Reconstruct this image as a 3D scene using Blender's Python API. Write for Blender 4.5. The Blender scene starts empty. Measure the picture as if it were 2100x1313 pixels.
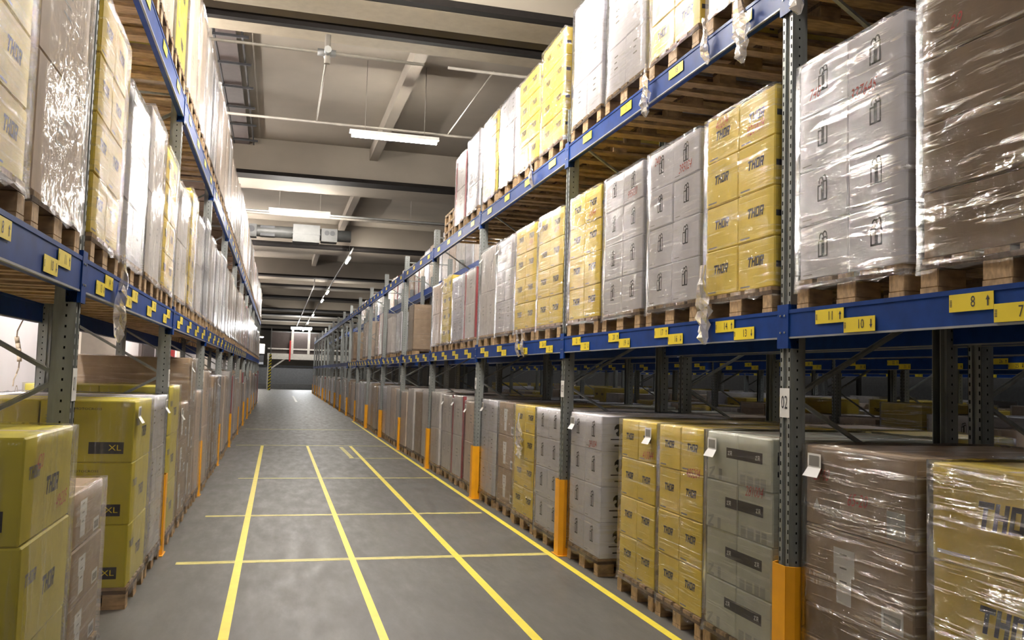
import bpy, bmesh, math, random
from mathutils import Vector, Matrix
random.seed(7)
C = bpy.context.scene.collection
SC = bpy.context.scene

# ------------------------------------------------------------------ camera
YAW, PITCH, ROLL, FPX, CAMH = .26230, .0664, .0287, 1775.7, 1.6349
cy, sy, cp, sp, cr, sr = math.cos(YAW), math.sin(YAW), math.cos(PITCH), math.sin(PITCH), math.cos(ROLL), math.sin(ROLL)
_r = Vector((cy, -sy, 0)); _f = Vector((sy, cy, 0)); _u = Vector((0, 0, 1))
_f2 = _f * cp + _u * sp; _u2 = _u * cp - _f * sp
_r3 = _r * cr + _u2 * sr; _u3 = _u2 * cr - _r * sr
cam_d = bpy.data.cameras.new('camera'); cam_d.sensor_width = 36; cam_d.lens = FPX / 2100 * 36
cam_d.clip_start = .05; cam_d.clip_end = 300
cam = bpy.data.objects.new('camera', cam_d); C.objects.link(cam)
cam.matrix_world = Matrix(((_r3.x, _u3.x, -_f2.x, 0), (_r3.y, _u3.y, -_f2.y, 0), (_r3.z, _u3.z, -_f2.z, CAMH), (0, 0, 0, 1)))
SC.camera = cam
# ------------------------------------------------------------------ world, view
w = bpy.data.worlds.new('world'); SC.world = w; w.use_nodes = True
w.node_tree.nodes['Background'].inputs[0].default_value = (.75, .82, 1, 1)
w.node_tree.nodes['Background'].inputs[1].default_value = .015
SC.view_settings.view_transform = 'Standard'; SC.view_settings.look = 'None'
SC.view_settings.gamma = 1; SC.view_settings.use_curve_mapping = False
SC.view_settings.exposure = 1.08
LAMP_W = 205.0      # radiance of the tube lamps
SC.cycles.transparent_max_bounces = 16
SC.cycles.max_bounces = 5; SC.cycles.diffuse_bounces = 3; SC.cycles.glossy_bounces = 3

# ------------------------------------------------------------------ materials
def new_mat(name):
    m = bpy.data.materials.new(name); m.use_nodes = True
    nt = m.node_tree; return m, nt, nt.nodes['Principled BSDF']
def noise(nt, scale=(1, 1, 1), sc=5, detail=4, rough=.5, space='Object', rnd=False, rot=(0, 0, 0), dist=0):
    tc = nt.nodes.new('ShaderNodeTexCoord'); mp = nt.nodes.new('ShaderNodeMapping'); n = nt.nodes.new('ShaderNodeTexNoise')
    mp.inputs['Scale'].default_value = scale; mp.inputs['Rotation'].default_value = rot
    nt.links.new(tc.outputs[space], mp.inputs[0])
    if rnd:
        oi = nt.nodes.new('ShaderNodeObjectInfo'); ml = nt.nodes.new('ShaderNodeMath'); ml.operation = 'MULTIPLY'; ml.inputs[1].default_value = 37
        nt.links.new(oi.outputs['Random'], ml.inputs[0]); nt.links.new(ml.outputs[0], mp.inputs['Location'])
    nt.links.new(mp.outputs[0], n.inputs['Vector'])
    n.inputs['Scale'].default_value = sc; n.inputs['Detail'].default_value = detail; n.inputs['Roughness'].default_value = rough
    n.inputs['Distortion'].default_value = dist
    return n
def ramp(nt, src, stops):
    r = nt.nodes.new('ShaderNodeValToRGB'); el = r.color_ramp.elements
    while len(el) < len(stops): el.new(.5)
    for e, (p, c) in zip(el, stops): e.position = p; e.color = (*c, 1) if len(c) == 3 else c
    nt.links.new(src, r.inputs[0]); return r
def plain(name, col, rough=.6, metal=0, var=.12, sc=(3, 3, 3), nsc=3, bump=0, spec=.5, space='Object', rnd=True):
    m, nt, b = new_mat(name)
    n = noise(nt, sc, nsc, space=space, rnd=rnd)
    lo = tuple(max(0, c * (1 - var)) for c in col); hi = tuple(min(1, c * (1 + var)) for c in col)
    r = ramp(nt, n.outputs[0], [(.3, lo), (.7, hi)])
    nt.links.new(r.outputs[0], b.inputs['Base Color'])
    b.inputs['Roughness'].default_value = rough; b.inputs['Metallic'].default_value = metal
    b.inputs['Specular IOR Level'].default_value = spec
    if bump:
        bp = nt.nodes.new('ShaderNodeBump'); bp.inputs['Strength'].default_value = bump; bp.inputs['Distance'].default_value = .01
        nt.links.new(n.outputs[0], bp.inputs['Height']); nt.links.new(bp.outputs[0], b.inputs['Normal'])
    return m
M = {}
M['yellow_card'] = plain('yellow_card', (.71, .53, .065), .55, var=.07)
M['lemon_card'] = plain('lemon_card', (.58, .49, .035), .55, var=.05)
M['olive_card'] = plain('olive_card', (.43, .36, .035), .55, var=.07)
M['white_card'] = plain('white_card', (.80, .79, .84), .6, var=.05)
M['grey_card'] = plain('grey_card', (.56, .52, .49), .6, var=.12)
M['green_card'] = plain('green_card', (.62, .63, .53), .6, var=.06)
M['brown_card'] = plain('brown_card', (.38, .275, .18), .65, var=.12)
M['dark_brown_card'] = plain('dark_brown_card', (.27, .185, .11), .65, var=.1)
M['tan_card'] = plain('tan_card', (.58, .46, .36), .65, var=.1)
M['red_card'] = plain('red_card', (.30, .02, .03), .5)
M['dark_card'] = plain('dark_card', (.07, .065, .08), .5)
M['ink'] = plain('ink', (.025, .025, .03), .5, var=0)
M['grey_ink'] = plain('grey_ink', (.22, .21, .19), .5, var=0)
M['band_ink'] = plain('band_ink', (.045, .035, .035), .4, var=0)
M['marker_red'] = plain('marker_red', (.55, .07, .05), .6, var=0)
M['paper'] = plain('paper', (.75, .74, .72), .6, var=.03)
M['steel'] = plain('steel', (.27, .285, .275), .42, .35, var=.18, sc=(6, 6, 1.2), nsc=4)
M['hole'] = plain('hole', (.008, .008, .008), .9, var=0, spec=0)
M['blue'] = plain('blue', (.005, .038, .20), .5, var=.15, spec=.12)
M['blue_edge'] = plain('blue_edge', (.28, .29, .31), .5, .3)
M['orange'] = plain('orange', (.80, .36, .01), .4, var=.06)
M['label_yellow'] = plain('label_yellow', (.80, .62, .02), .45, var=.04)
M['wood'] = plain('wood', (.38, .25, .13), .75, var=.35, sc=(3, 12, 6), nsc=4)
M['wood_shaded'] = plain('wood_shaded', (.13, .08, .045), .8, var=.35, sc=(3, 12, 6), nsc=4)  # pallet boards seen from below, their shade put into a darker wood
M['concrete'] = plain('concrete', (.215, .188, .152), .85, var=.10, sc=(.35, .35, .35), nsc=2, space='Object', rnd=False, spec=.2)
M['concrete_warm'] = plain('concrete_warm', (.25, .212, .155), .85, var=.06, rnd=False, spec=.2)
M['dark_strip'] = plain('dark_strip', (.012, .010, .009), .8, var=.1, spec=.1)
M['wall_white'] = plain('wall_white', (.80, .77, .76), .8, var=.03, sc=(.5, .5, .5))
M['wall_beige'] = plain('wall_beige', (.50, .44, .36), .8, var=.06, sc=(.5, .5, 3))
M['dark_wall'] = plain('dark_wall', (.10, .10, .10), .8)
M['pale_pipe'] = plain('pale_pipe', (.26, .24, .20), .6)
M['rope'] = plain('rope', (.45, .36, .26), .8)
M['pipe'] = plain('pipe', (.20, .18, .15), .6, .2)
M['duct_grey'] = plain('duct_grey', (.085, .085, .08), .5, .2)
M['faint_ink'] = plain('faint_ink', (.42, .42, .38), .6, var=0)
M['galv'] = plain('galv', (.20, .20, .19), .5, .5)
M['black'] = plain('black', (.02, .02, .022), .5)
M['brown_dark'] = plain('brown_dark', (.06, .045, .04), .6)
M['red_paint'] = plain('red_paint', (.5, .03, .03), .5)
M['light_paint'] = plain('light_paint', (.62, .60, .55), .5)
M['bolt'] = plain('bolt', (.12, .12, .12), .35, .8, var=0)
M['cloth_grey'] = plain('cloth_grey', (.20, .20, .20), .8, var=.1)

def floor_mat():
    m, nt, b = new_mat('floor_concrete')
    a = noise(nt, (1, 1, 1), .6, 6, .6, rnd=False); c = noise(nt, (1, .25, 1), 7, 6, .65, rnd=False)
    mx = nt.nodes.new('ShaderNodeMix'); mx.data_type = 'FLOAT'; mx.inputs[0].default_value = .4
    nt.links.new(a.outputs[0], mx.inputs[2]); nt.links.new(c.outputs[0], mx.inputs[3])
    r = ramp(nt, mx.outputs[0], [(.32, (.072, .067, .058)), (.5, (.098, .092, .081)), (.72, (.116, .109, .097))])
    nt.links.new(r.outputs[0], b.inputs['Base Color'])
    rr = ramp(nt, c.outputs[0], [(.3, (.38,) * 3), (.7, (.6,) * 3)])
    nt.links.new(rr.outputs[0], b.inputs['Roughness'])
    b.inputs['Specular IOR Level'].default_value = .35
    return m
M['floor'] = floor_mat()
def worn_tape():
    m, nt, b = new_mat('worn_tape')
    n = noise(nt, (2.2, 40, 1), 2, 6, .7, rnd=False)
    r = ramp(nt, n.outputs[0], [(.36, (0, 0, 0)), (.48, (1, 1, 1))])
    b.inputs['Base Color'].default_value = (.62, .54, .16, 1); b.inputs['Roughness'].default_value = .5
    nt.links.new(r.outputs[0], b.inputs['Alpha'])
    return m
M['tape_yellow'] = plain('tape_yellow', (.80, .66, .055), .45, var=.06)
M['tape_worn'] = worn_tape()
def hazard():
    m, nt, b = new_mat('hazard')
    tc = nt.nodes.new('ShaderNodeTexCoord'); mp = nt.nodes.new('ShaderNodeMapping'); wv = nt.nodes.new('ShaderNodeTexWave')
    mp.inputs['Rotation'].default_value = (0, .7, 0); nt.links.new(tc.outputs['Object'], mp.inputs[0]); nt.links.new(mp.outputs[0], wv.inputs[0])
    wv.bands_direction = 'Z'; wv.inputs['Scale'].default_value = 1.6
    r = ramp(nt, wv.outputs[0], [(.49, (.02, .02, .02)), (.51, (.75, .6, .02))]); nt.links.new(r.outputs[0], b.inputs['Base Color'])
    return m
M['hazard'] = hazard()
def film(name, haze, streak, rot, sc1, gl=.25, bd=.006, bd2=.012, gf=.85):
    """stretch film: clear, faintly milky, with wrinkled glossy streaks"""
    m = bpy.data.materials.new(name); m.use_nodes = True; nt = m.node_tree; nt.nodes.clear()
    out = nt.nodes.new('ShaderNodeOutputMaterial')
    tr = nt.nodes.new('ShaderNodeBsdfTransparent'); tr.inputs[0].default_value = (.97, .97, .97, 1)
    df = nt.nodes.new('ShaderNodeBsdfDiffuse'); df.inputs[0].default_value = (.80, .76, .74, 1)
    gs = nt.nodes.new('ShaderNodeBsdfGlossy'); gs.inputs['Roughness'].default_value = gl; gs.inputs[0].default_value = (1, 1, 1, 1)
    n1 = noise(nt, sc1, 1.0, 5, .62, rnd=True, rot=rot, dist=.6)
    n2 = noise(nt, (1.5, 1.5, 2.2), 1.6, 3, .5, rnd=True)
    n3 = noise(nt, (5, 5, 5), 2.2, 2, .5, rnd=True, dist=1.2)
    bp = nt.nodes.new('ShaderNodeBump'); bp.inputs['Strength'].default_value = 1; bp.inputs['Distance'].default_value = bd
    bp2 = nt.nodes.new('ShaderNodeBump'); bp2.inputs['Strength'].default_value = .9; bp2.inputs['Distance'].default_value = bd2
    nt.links.new(n3.outputs[0], bp2.inputs['Height']); nt.links.new(bp2.outputs[0], bp.inputs['Normal'])
    nt.links.new(n1.outputs[0], bp.inputs['Height']); nt.links.new(bp.outputs[0], gs.inputs['Normal'])
    s = ramp(nt, n1.outputs[0], [(.53, (0, 0, 0)), (.66, (streak,) * 3)])
    h = ramp(nt, n2.outputs[0], [(.35, (haze * .35,) * 3), (.7, (haze,) * 3)])
    ad = nt.nodes.new('ShaderNodeMath'); ad.operation = 'ADD'; ad.use_clamp = True
    nt.links.new(h.outputs[0], ad.inputs[0])
    ms = nt.nodes.new('ShaderNodeMath'); ms.operation = 'MULTIPLY'; ms.inputs[1].default_value = .35
    nt.links.new(s.outputs[0], ms.inputs[0]); nt.links.new(ms.outputs[0], ad.inputs[1])
    m1 = nt.nodes.new('ShaderNodeMixShader'); nt.links.new(ad.outputs[0], m1.inputs[0]); nt.links.new(tr.outputs[0], m1.inputs[1]); nt.links.new(df.outputs[0], m1.inputs[2])
    lw = nt.nodes.new('ShaderNodeFresnel'); lw.inputs[0].default_value = 1.42
    g = nt.nodes.new('ShaderNodeMath'); g.operation = 'ADD'; g.use_clamp = True
    nt.links.new(lw.outputs[0], g.inputs[0]); nt.links.new(s.outputs[0], g.inputs[1])
    g2 = nt.nodes.new('ShaderNodeMath'); g2.operation = 'MULTIPLY'; g2.inputs[1].default_value = gf
    nt.links.new(g.outputs[0], g2.inputs[0])
    m2 = nt.nodes.new('ShaderNodeMixShader'); nt.links.new(g2.outputs[0], m2.inputs[0]); nt.links.new(m1.outputs[0], m2.inputs[1]); nt.links.new(gs.outputs[0], m2.inputs[2])
    nt.links.new(m2.outputs[0], out.inputs[0])
    return m
M['film_flat'] = film('film_flat', .03, .22, (.12, 0, .0), (1.6, 1.6, 40), .11, .007, .010)
M['film_diag'] = film('film_diag', .02, .32, (.35, .2, .0), (1.6, 1.6, 42), .10, .020, .02, .6)
M['film_fold'] = film('film_fold', .08, .22, (.08, .1, 0), (20, 20, 1.6), .14, .007, .014, .50)
M['film_thick'] = film('film_thick', .45, .45, (.3, .3, 0), (12, 12, 9), .18)
M['film_glint'] = film('film_glint', .07, .55, (.25, .2, .0), (1.8, 1.8, 34), .11, .032, .03)
M['film_glint2'] = film('film_glint2', .02, .55, (-.2, .15, 0), (2.2, 2.2, 26), .10, .036, .012)
def emit(name, col, s):
    m = bpy.data.materials.new(name); m.use_nodes = True; nt = m.node_tree; nt.nodes.clear()
    o = nt.nodes.new('ShaderNodeOutputMaterial'); e = nt.nodes.new('ShaderNodeEmission')
    e.inputs[0].default_value = (*col, 1); e.inputs[1].default_value = s; nt.links.new(e.outputs[0], o.inputs[0]); return m
M['tube'] = emit('tube', (1, .945, .875), LAMP_W)
M['tube_near'] = emit('tube_near', (1, .945, .875), LAMP_W * 2.1)
M['wall_fill_light'] = emit('wall_fill_light', (1, .95, .92), LAMP_W * 3.2)  # emission of the added lamps that brighten the left wall
M['tube_back'] = emit('tube_back', (1, .945, .875), LAMP_W * .45)
M['tube_dim'] = emit('tube_dim', (.9, .95, 1), LAMP_W * .07)
M['tube_cool'] = emit('tube_cool', (.93, .96, 1), LAMP_W * .25)

# ------------------------------------------------------------------ mesh builder
_glyph = {}
def glyph_mesh(s):
    if s not in _glyph:
        cu = bpy.data.curves.new('t', 'FONT'); cu.body = s; cu.size = 1; cu.resolution_u = 2
        cu.align_x = 'CENTER'; cu.align_y = 'CENTER'
        o = bpy.data.objects.new('t', cu)
        me = bpy.data.meshes.new_from_object(o)
        _glyph[s] = ([v.co.copy() for v in me.vertices], [tuple(p.vertices) for p in me.polygons])
        bpy.data.meshes.remove(me); bpy.data.objects.remove(o); bpy.data.curves.remove(cu)
    return _glyph[s]
class MB:
    def __init__(s): s.v = []; s.f = []; s.mi = []; s.mats = []; s.sm = []
    def m(s, name):
        if name not in s.mats: s.mats.append(name)
        return s.mats.index(name)
    def box(s, x0, x1, y0, y1, z0, z1, mat):
        b = len(s.v); k = s.m(mat)
        s.v += [(x, y, z) for z in (z0, z1) for y in (y0, y1) for x in (x0, x1)]
        for q in ((0, 2, 3, 1), (4, 5, 7, 6), (0, 1, 5, 4), (2, 6, 7, 3), (0, 4, 6, 2), (1, 3, 7, 5)):
            s.f.append(tuple(b + i for i in q)); s.mi.append(k); s.sm.append(False)
        return s
    def cbox(s, x0, x1, y0, y1, z0, z1, mat, c=.006):
        """box with chamfered edges"""
        bm = bmesh.new(); bmesh.ops.create_cube(bm, size=1)
        for v in bm.verts: v.co = Vector(((x0 + x1) / 2 + v.co.x * (x1 - x0), (y0 + y1) / 2 + v.co.y * (y1 - y0), (z0 + z1) / 2 + v.co.z * (z1 - z0)))
        bmesh.ops.bevel(bm, geom=list(bm.edges), offset=c, segments=1, affect='EDGES')
        b = len(s.v); k = s.m(mat); bm.verts.index_update()
        s.v += [tuple(v.co) for v in bm.verts]
        for f in bm.faces: s.f.append(tuple(b + v.index for v in f.verts)); s.mi.append(k); s.sm.append(False)
        bm.free(); return s
    def poly(s, pts, mat):
        b = len(s.v); s.v += [tuple(p) for p in pts]; s.f.append(tuple(range(b, b + len(pts)))); s.mi.append(s.m(mat)); s.sm.append(False); return s
    def tube(s, a, bb, r, mat, n=8, cap=True):
        a = Vector(a); bb = Vector(bb); d = (bb - a).normalized(); t = d.orthogonal().normalized(); u = d.cross(t)
        b = len(s.v); k = s.m(mat)
        for p in (a, bb):
            for i in range(n):
                an = 2 * math.pi * i / n; s.v.append(tuple(p + t * math.cos(an) * r + u * math.sin(an) * r))
        for i in range(n):
            j = (i + 1) % n; s.f.append((b + i, b + j, b + n + j, b + n + i)); s.mi.append(k); s.sm.append(True)
        if cap:
            s.f.append(tuple(b + i for i in reversed(range(n)))); s.f.append(tuple(b + n + i for i in range(n))); s.mi += [k, k]; s.sm += [False, False]
        return s
    def bar(s, a, bb, w, h, mat, up=(0, 0, 1)):
        """rectangular bar between two points"""
        a = Vector(a); bb = Vector(bb); d = (bb - a).normalized(); t = d.cross(Vector(up)).normalized() * w / 2; u = t.cross(d).normalized() * h / 2
        b = len(s.v); k = s.m(mat)
        for p in (a, bb): s.v += [tuple(p + x) for x in (-t - u, t - u, t + u, -t + u)]
        for q in ((0, 1, 2, 3), (7, 6, 5, 4), (0, 4, 5, 1), (1, 5, 6, 2), (2, 6, 7, 3), (3, 7, 4, 0)):
            s.f.append(tuple(b + i for i in q)); s.mi.append(k); s.sm.append(False)
        return s
    def draw(s, basis, polys, mat, lift=.0012):
        """flat shapes given in (u, v) drawn on a face"""
        o, U, V = [Vector(x) for x in basis]; N = U.cross(V) * lift
        for p in polys: s.poly([o + U * a + V * b + N for a, b in p], mat)
        return s
    def text(s, basis, st, size, mat, off=(0, 0), shear=0, lift=.0014, wide=1):
        o, U, V = [Vector(x) for x in basis]; N = U.cross(V) * lift; vs, fs = glyph_mesh(st); b = len(s.v); k = s.m(mat)
        for c in vs: s.v.append(tuple(o + U * ((c.x * wide + c.y * shear) * size + off[0]) + V * (c.y * size + off[1]) + N))
        for f in fs: s.f.append(tuple(b + i for i in f)); s.mi.append(k); s.sm.append(False)
        return s
    def mesh(s, name):
        me = bpy.data.meshes.new(name); me.from_pydata(s.v, [], s.f)
        for k in s.mats: me.materials.append(M[k])
        me.polygons.foreach_set('material_index', s.mi); me.polygons.foreach_set('use_smooth', s.sm); me.update(); return me
def ob(name, me, parent=None, loc=(0, 0, 0), rz=0):
    if isinstance(me, MB): me = me.mesh(name)
    o = bpy.data.objects.new(name, me); C.objects.link(o); o.location = loc; o.rotation_euler = (0, 0, rz)
    if parent: o.parent = parent
    return o
def tag(o, label, cat, group=None):
    o['label'] = label; o['category'] = cat
    if group: o['group'] = group
    return o
def thing(name, label, cat, loc=(0, 0, 0), rz=0, group=None):
    o = bpy.data.objects.new(name, None); C.objects.link(o); o.location = loc; o.rotation_euler = (0, 0, rz); o.empty_display_size = .2
    return tag(o, label, cat, group)
def struct(name, mb):
    o = ob(name, mb); o['kind'] = 'structure'; return o
ORD = ['first', 'second', 'third', 'fourth', 'fifth', 'sixth', 'seventh', 'eighth', 'ninth', 'tenth', 'eleventh', 'twelfth', 'thirteenth', 'fourteenth',
       'fifteenth', 'sixteenth', 'seventeenth', 'eighteenth', 'nineteenth', 'twentieth', 'twenty-first']

# ------------------------------------------------------------------ dimensions
BAY = 3.72
YR, YL = 4.08, 4.52          # centre of upright 02 on the right, of the nearest upright on the left
XR, XL = 2.61, -.93          # aisle faces of the uprights
NR, NL = 18, 12
ZL = (1.885, 2.035); ZU = (3.715, 3.875)     # beams of the right rack
ZLL = (1.985, 2.150); ZUL = (3.90, 4.075)    # beams of the left rack
TOPR = 4.24

# ------------------------------------------------------------------ setting
struct('floor', MB().box(-6, 22, -6, 110, -.1, 0, 'floor'))
struct('ceiling', MB().box(-6, 22, -6, 110, 7.15, 7.35, 'concrete'))
wl = MB().box(-3.7, -3.5, -6, 78, 0, 7.15, 'wall_white'); struct('wall_left', wl)
struct('wall_right', MB().box(21.8, 22, -6, 110, 0, 7.15, 'dark_wall'))
struct('wall_back', MB().box(-6, 22, -6.2, -6, 0, 7.15, 'concrete'))
struct('wall_front', MB().box(-6, 22, 108, 108.2, 0, 7.15, 'concrete'))
for i, (y0, y1) in enumerate([(16.8, 20.2), (33, 34.5), (44, 46), (6.5, 7.0)]):
    struct('trim_%d' % (i + 1), MB().box(-3.5, -3.38, y0, y1, 0, 7.15, 'wall_beige'))
db = MB().box(-3.5, -3.42, 24.2, 26.6, 0, 2.5, 'brown_dark').box(-3.42, -3.41, 24.4, 26.4, .05, 2.4, 'brown_dark')
struct('door_1', db)
# floor tape: long yellow lines, worn cross lines
k = 1
for x0, x1, y0, y1 in [(-.277, -.215, 2.5, 19.75), (.683, .738, 2.5, 19.75), (1.615, 1.68, 2.5, 19.75), (2.50, 2.56, 2.5, 30.)]:
    struct('trim_%d' % (10 + k), MB().box(x0, x1, y0, y1, 0, .0015, 'tape_yellow')); k += 1
for y, x0, x1, w_ in [(7.84, -.75, 2.5, .10), (10.28, -.7, 2.45, .09), (13.8, -.5, 2.5, .07), (19.85, -.8, 2.5, .08), (25.3, -.8, 2.5, .09), (17.0, 1.4, 2.5, .07)]:
    struct('trim_%d' % (10 + k), MB().box(x0, x1, y - w_ / 2, y + w_ / 2, 0, .0011, 'tape_worn')); k += 1
struct('trim_%d' % (10 + k), MB().poly([(1.0, 48, .002), (1.12, 48, .002), (1.12, 60, .002), (1.0, 60, .002)], 'paper')); k += 1
struct('trim_%d' % (10 + k), MB().poly([(1.42, 17, .002), (1.5, 17, .002), (1.46, 19.5, .002), (1.38, 19.5, .002)], 'tape_worn'))
# ceiling girders across the hall
for i, (y, dk, lt, zb) in enumerate([(2.0, .15, .6, 6.3), (10.54, .15, .62, 6.3), (11.77, .12, .36, 6.3), (21.2, .55, 1.2, 6.3), (32.7, .85, 1.4, 6.3), (43.7, .7, 1.2, 6.3), (48.6, .5, 1.3, 6.3),
                                     (56, 1., 1.6, 6.3), (67.3, 1.2, 1.6, 6.3), (74, 1.0, 1.6, 6.3), (82, 1.2, 1.6, 6.3), (92, 1.2, 1.6, 6.3), (101, 1.2, 1.6, 6.3)]):
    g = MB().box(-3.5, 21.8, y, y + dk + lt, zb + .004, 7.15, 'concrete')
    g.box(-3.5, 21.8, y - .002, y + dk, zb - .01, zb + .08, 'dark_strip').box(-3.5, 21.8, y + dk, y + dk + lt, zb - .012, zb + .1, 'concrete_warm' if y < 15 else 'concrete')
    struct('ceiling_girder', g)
for x, y0, y1 in [(1.95, 12.3, 21.2), (9.2, 12.3, 21.2), (1.95, 23, 32.7), (9.2, 23, 32.7), (1.4, 35, 43.7), (1.95, -6, 10.54), (9.2, -6, 10.54)]:
    struct('ceiling_joist', MB().box(x, x + .2, y0, y1, 6.86, 7.15, 'concrete'))

# ------------------------------------------------------------------ rack hardware meshes
def post_mesh(h):
    b = MB(); T = .05
    b.box(0, .004, -T, -.020, 0, h, 'steel').box(0, .004, .020, T, 0, h, 'steel').box(.012, .016, -.02, .02, 0, h, 'steel')
    b.box(.004, .016, -.022, -.018, 0, h, 'steel').box(.004, .016, .018, .022, 0, h, 'steel')
    b.box(0, .07, -T, -T + .004, 0, h, 'steel').box(0, .07, T - .004, T, 0, h, 'steel')
    b.box(.07, .074, -T, -.028, 0, h, 'steel').box(.07, .074, .028, T, 0, h, 'steel')
    b.box(.07, .10, -.032, -.028, 0, h, 'steel').box(.07, .10, .028, .032, 0, h, 'steel')
    k = b.m('hole'); z = .06
    while z < h - .03:
        for y in (-.036, .036): b.poly([(-.0008, y + .005, z), (-.0008, y - .005, z), (-.0008, y - .005, z + .022), (-.0008, y + .005, z + .022)], 'hole')
        for s in (-1, 1):
            q = [(.036, s * (T + .0008), z), (.044, s * (T + .0008), z), (.044, s * (T + .0008), z + .012), (.036, s * (T + .0008), z + .012)]
            b.poly(q if s < 0 else q[::-1], 'hole')
        z += .05
    return b.mesh('post')
def base_mesh(): return MB().box(-.02, .12, -.07, .07, 0, .008, 'steel').tube((.0, .055, .008), (.0, .055, .03), .009, 'bolt').tube((.1, -.055, .008), (.1, -.055, .03), .009, 'bolt').mesh('base_plate')
def guard_mesh():
    b = MB(); h = .70
    b.box(0, .006, -.06, .06, 0, h, 'orange')
    for s in (-1, 1):
        b.bar((.003, s * .06, h / 2), (.045, s * .085, h / 2), h, .006, 'orange', up=(s * .5, 1, 0))
    b.box(.04, .15, -.088, -.082, 0, h, 'orange').box(.04, .15, .082, .088, 0, h, 'orange')
    b.box(-.01, .16, -.11, .11, 0, .006, 'orange')
    return b.mesh('guard')
def bolt_mesh(): return MB().tube((0, 0, 0), (0, -.014, 0), .011, 'bolt', 6).tube((0, -.0, 0), (0, -.005, 0), .017, 'bolt', 10).mesh('bolt')
POST = post_mesh(TOPR); BASE = base_mesh(); GUARD = guard_mesh(); BOLT = bolt_mesh()
DEP = 1.06
def brace_mesh(a, b_, w=.03):
    return MB().bar((a[0], 0, a[1]), (b_[0], 0, b_[1]), .018, w, 'steel', up=(0, 1, 0)).bar((a[0], .009, a[1] + w / 2), (b_[0], .009, b_[1] + w / 2), .003, .012, 'steel', up=(0, 1, 0)).mesh('brace')
NODES = [(.05, .25, DEP - .05, .25), (.05, .30, DEP - .05, 1.02), (DEP - .05, 1.02, .05, 1.57), (.05, 1.57, DEP - .05, 2.12), (DEP - .05, 2.12, .05, 2.75), (.05, 2.75, DEP - .05, 3.35), (DEP - .05, 3.35, .05, 3.95), (.05, 4.1, DEP - .05, 4.1)]
BRACES = [brace_mesh(n[:2], n[2:]) for n in NODES]
def frame(x, y, rz, label, plate=None, group=None, guard=True, gl=None, detail=True, front=True):
    t = thing('upright_frame', label, 'rack upright', (x, y, 0), rz, group)
    p1 = ob('post', POST, t); p2 = ob('post', POST, t, (DEP, 0, 0), math.pi)
    for bm in BRACES: ob('brace', bm, t)
    if detail: ob('base_plate', BASE, t); ob('base_plate', BASE, t, (DEP, 0, 0), math.pi)
    if plate:
        b = MB().box(-.0035, -.001, -.045, .045, 1.465, 1.62, 'paper')
        b.text(((-.0035, 0, 1.542), (0, -1, 0), (0, 0, 1)), plate, .10, 'ink', wide=.62)
        ob('number_plate', b, p1)
    if guard:
        dx = -.03 if rz == 0 else .03
        g = thing('post_guard', gl, 'post guard', (x + dx, y, 0), rz, 'orange post guards along the aisle')
        gs_ = ob('guard_shell', GUARD, g)
        if detail:
            for z in (.55, .62): ob('bolt', BOLT, gs_, (.11, -.088 if rz == 0 else .088, z), 0 if rz == 0 else math.pi)
    return t
def arrow(up):
    p = [[(-.0035, -.02), (.0035, -.02), (.0035, .006), (-.0035, .006)], [(-.010, .004), (.010, .004), (0, .022)]]
    return p if up else [[(a, -b) for a, b in q] for q in p]
def label_mesh(num, up):
    """plate centred on the origin, read from -X"""
    b = MB().box(-.002, 0, -.112, .112, -.035, .035, 'label_yellow'); B_ = ((-.002, 0, 0), (0, -1, 0), (0, 0, 1))
    b.text(B_, str(num), .062, 'ink', off=(.012, -.001), wide=.8, lift=.0008)
    if up is not None: b.draw(B_, [[(a + .085, c) for a, c in q] for q in arrow(up)], 'ink', .0008)
    b.draw(B_, [[(-.108, z), (-.096, z), (-.096, z + .003), (-.108, z + .003)] for z in (-.014, -.008, -.002, .004, .010)], 'ink', .0008)
    return b.mesh('location_label')
_lab = {}
def lab(num, up):
    if (num, up) not in _lab: _lab[(num, up)] = label_mesh(num, up)
    return _lab[(num, up)]
def beam_mesh(L, z0, z1):
    h = z1 - z0; b = MB()
    b.box(0, .05, 0, L, 0, h, 'blue').box(-.001, .012, 0, L, -.003, .006, 'blue_edge').box(-.004, 0, 0, L, h - .02, h, 'blue')
    return b.mesh('beam')
def conn_mesh(h):
    b = MB().box(-.006, -.002, -.055, .002, -.055, h + .03, 'blue').box(-.006, .06, -.004, .0, -.055, h + .03, 'blue')
    b.tube((-.006, -.03, h * .2), (-.010, -.03, h * .2), .006, 'steel', 6).tube((-.006, -.03, h * .8), (-.010, -.03, h * .8), .006, 'steel', 6)
    return b.mesh('conn')
_bm = {}
def beam(x, y, rz, zz, label, nums=None, top=False, group=None, conn=True, ydir=1):
    """x: aisle face, y: centre of the upright at the end; local +Y runs along the bay"""
    L = BAY - .10; key = zz
    if key not in _bm:
        m1 = conn_mesh(zz[1] - zz[0]); m2 = m1.copy(); m2.transform(Matrix.Scale(-1, 4, (0, 1, 0))); m2.flip_normals()
        _bm[key] = (beam_mesh(L, *zz), m1, m2)
    t = thing('shelf_beam', label, 'rack beam', (x, y + (.05 if rz == 0 else BAY - .05), zz[0]), rz, group)
    ob('beam_rail', _bm[key][0], t)
    if conn: ob('end_connector', _bm[key][1], t); ob('end_connector', _bm[key][2], t, (0, L, 0))
    if nums is not None:
        for i in range(4):
            for kk in ((2,) if top else (0, 1)):
                n = nums + 3 * i + kk + 1
                yo = (.40 + .897 * i) if kk == 0 else ((.625 + .897 * i) if kk == 1 else .46 + .897 * i)
                yl = yo - .05 if rz == 0 else L - (yo - .05)
                zc = {0: .043, 1: .095, 2: .095}[kk] + (0 if rz == 0 else .01)
                ob('location_label', lab(n, None if kk == 2 else kk == 1), t, (-.004, yl, zc))
    return t

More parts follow.
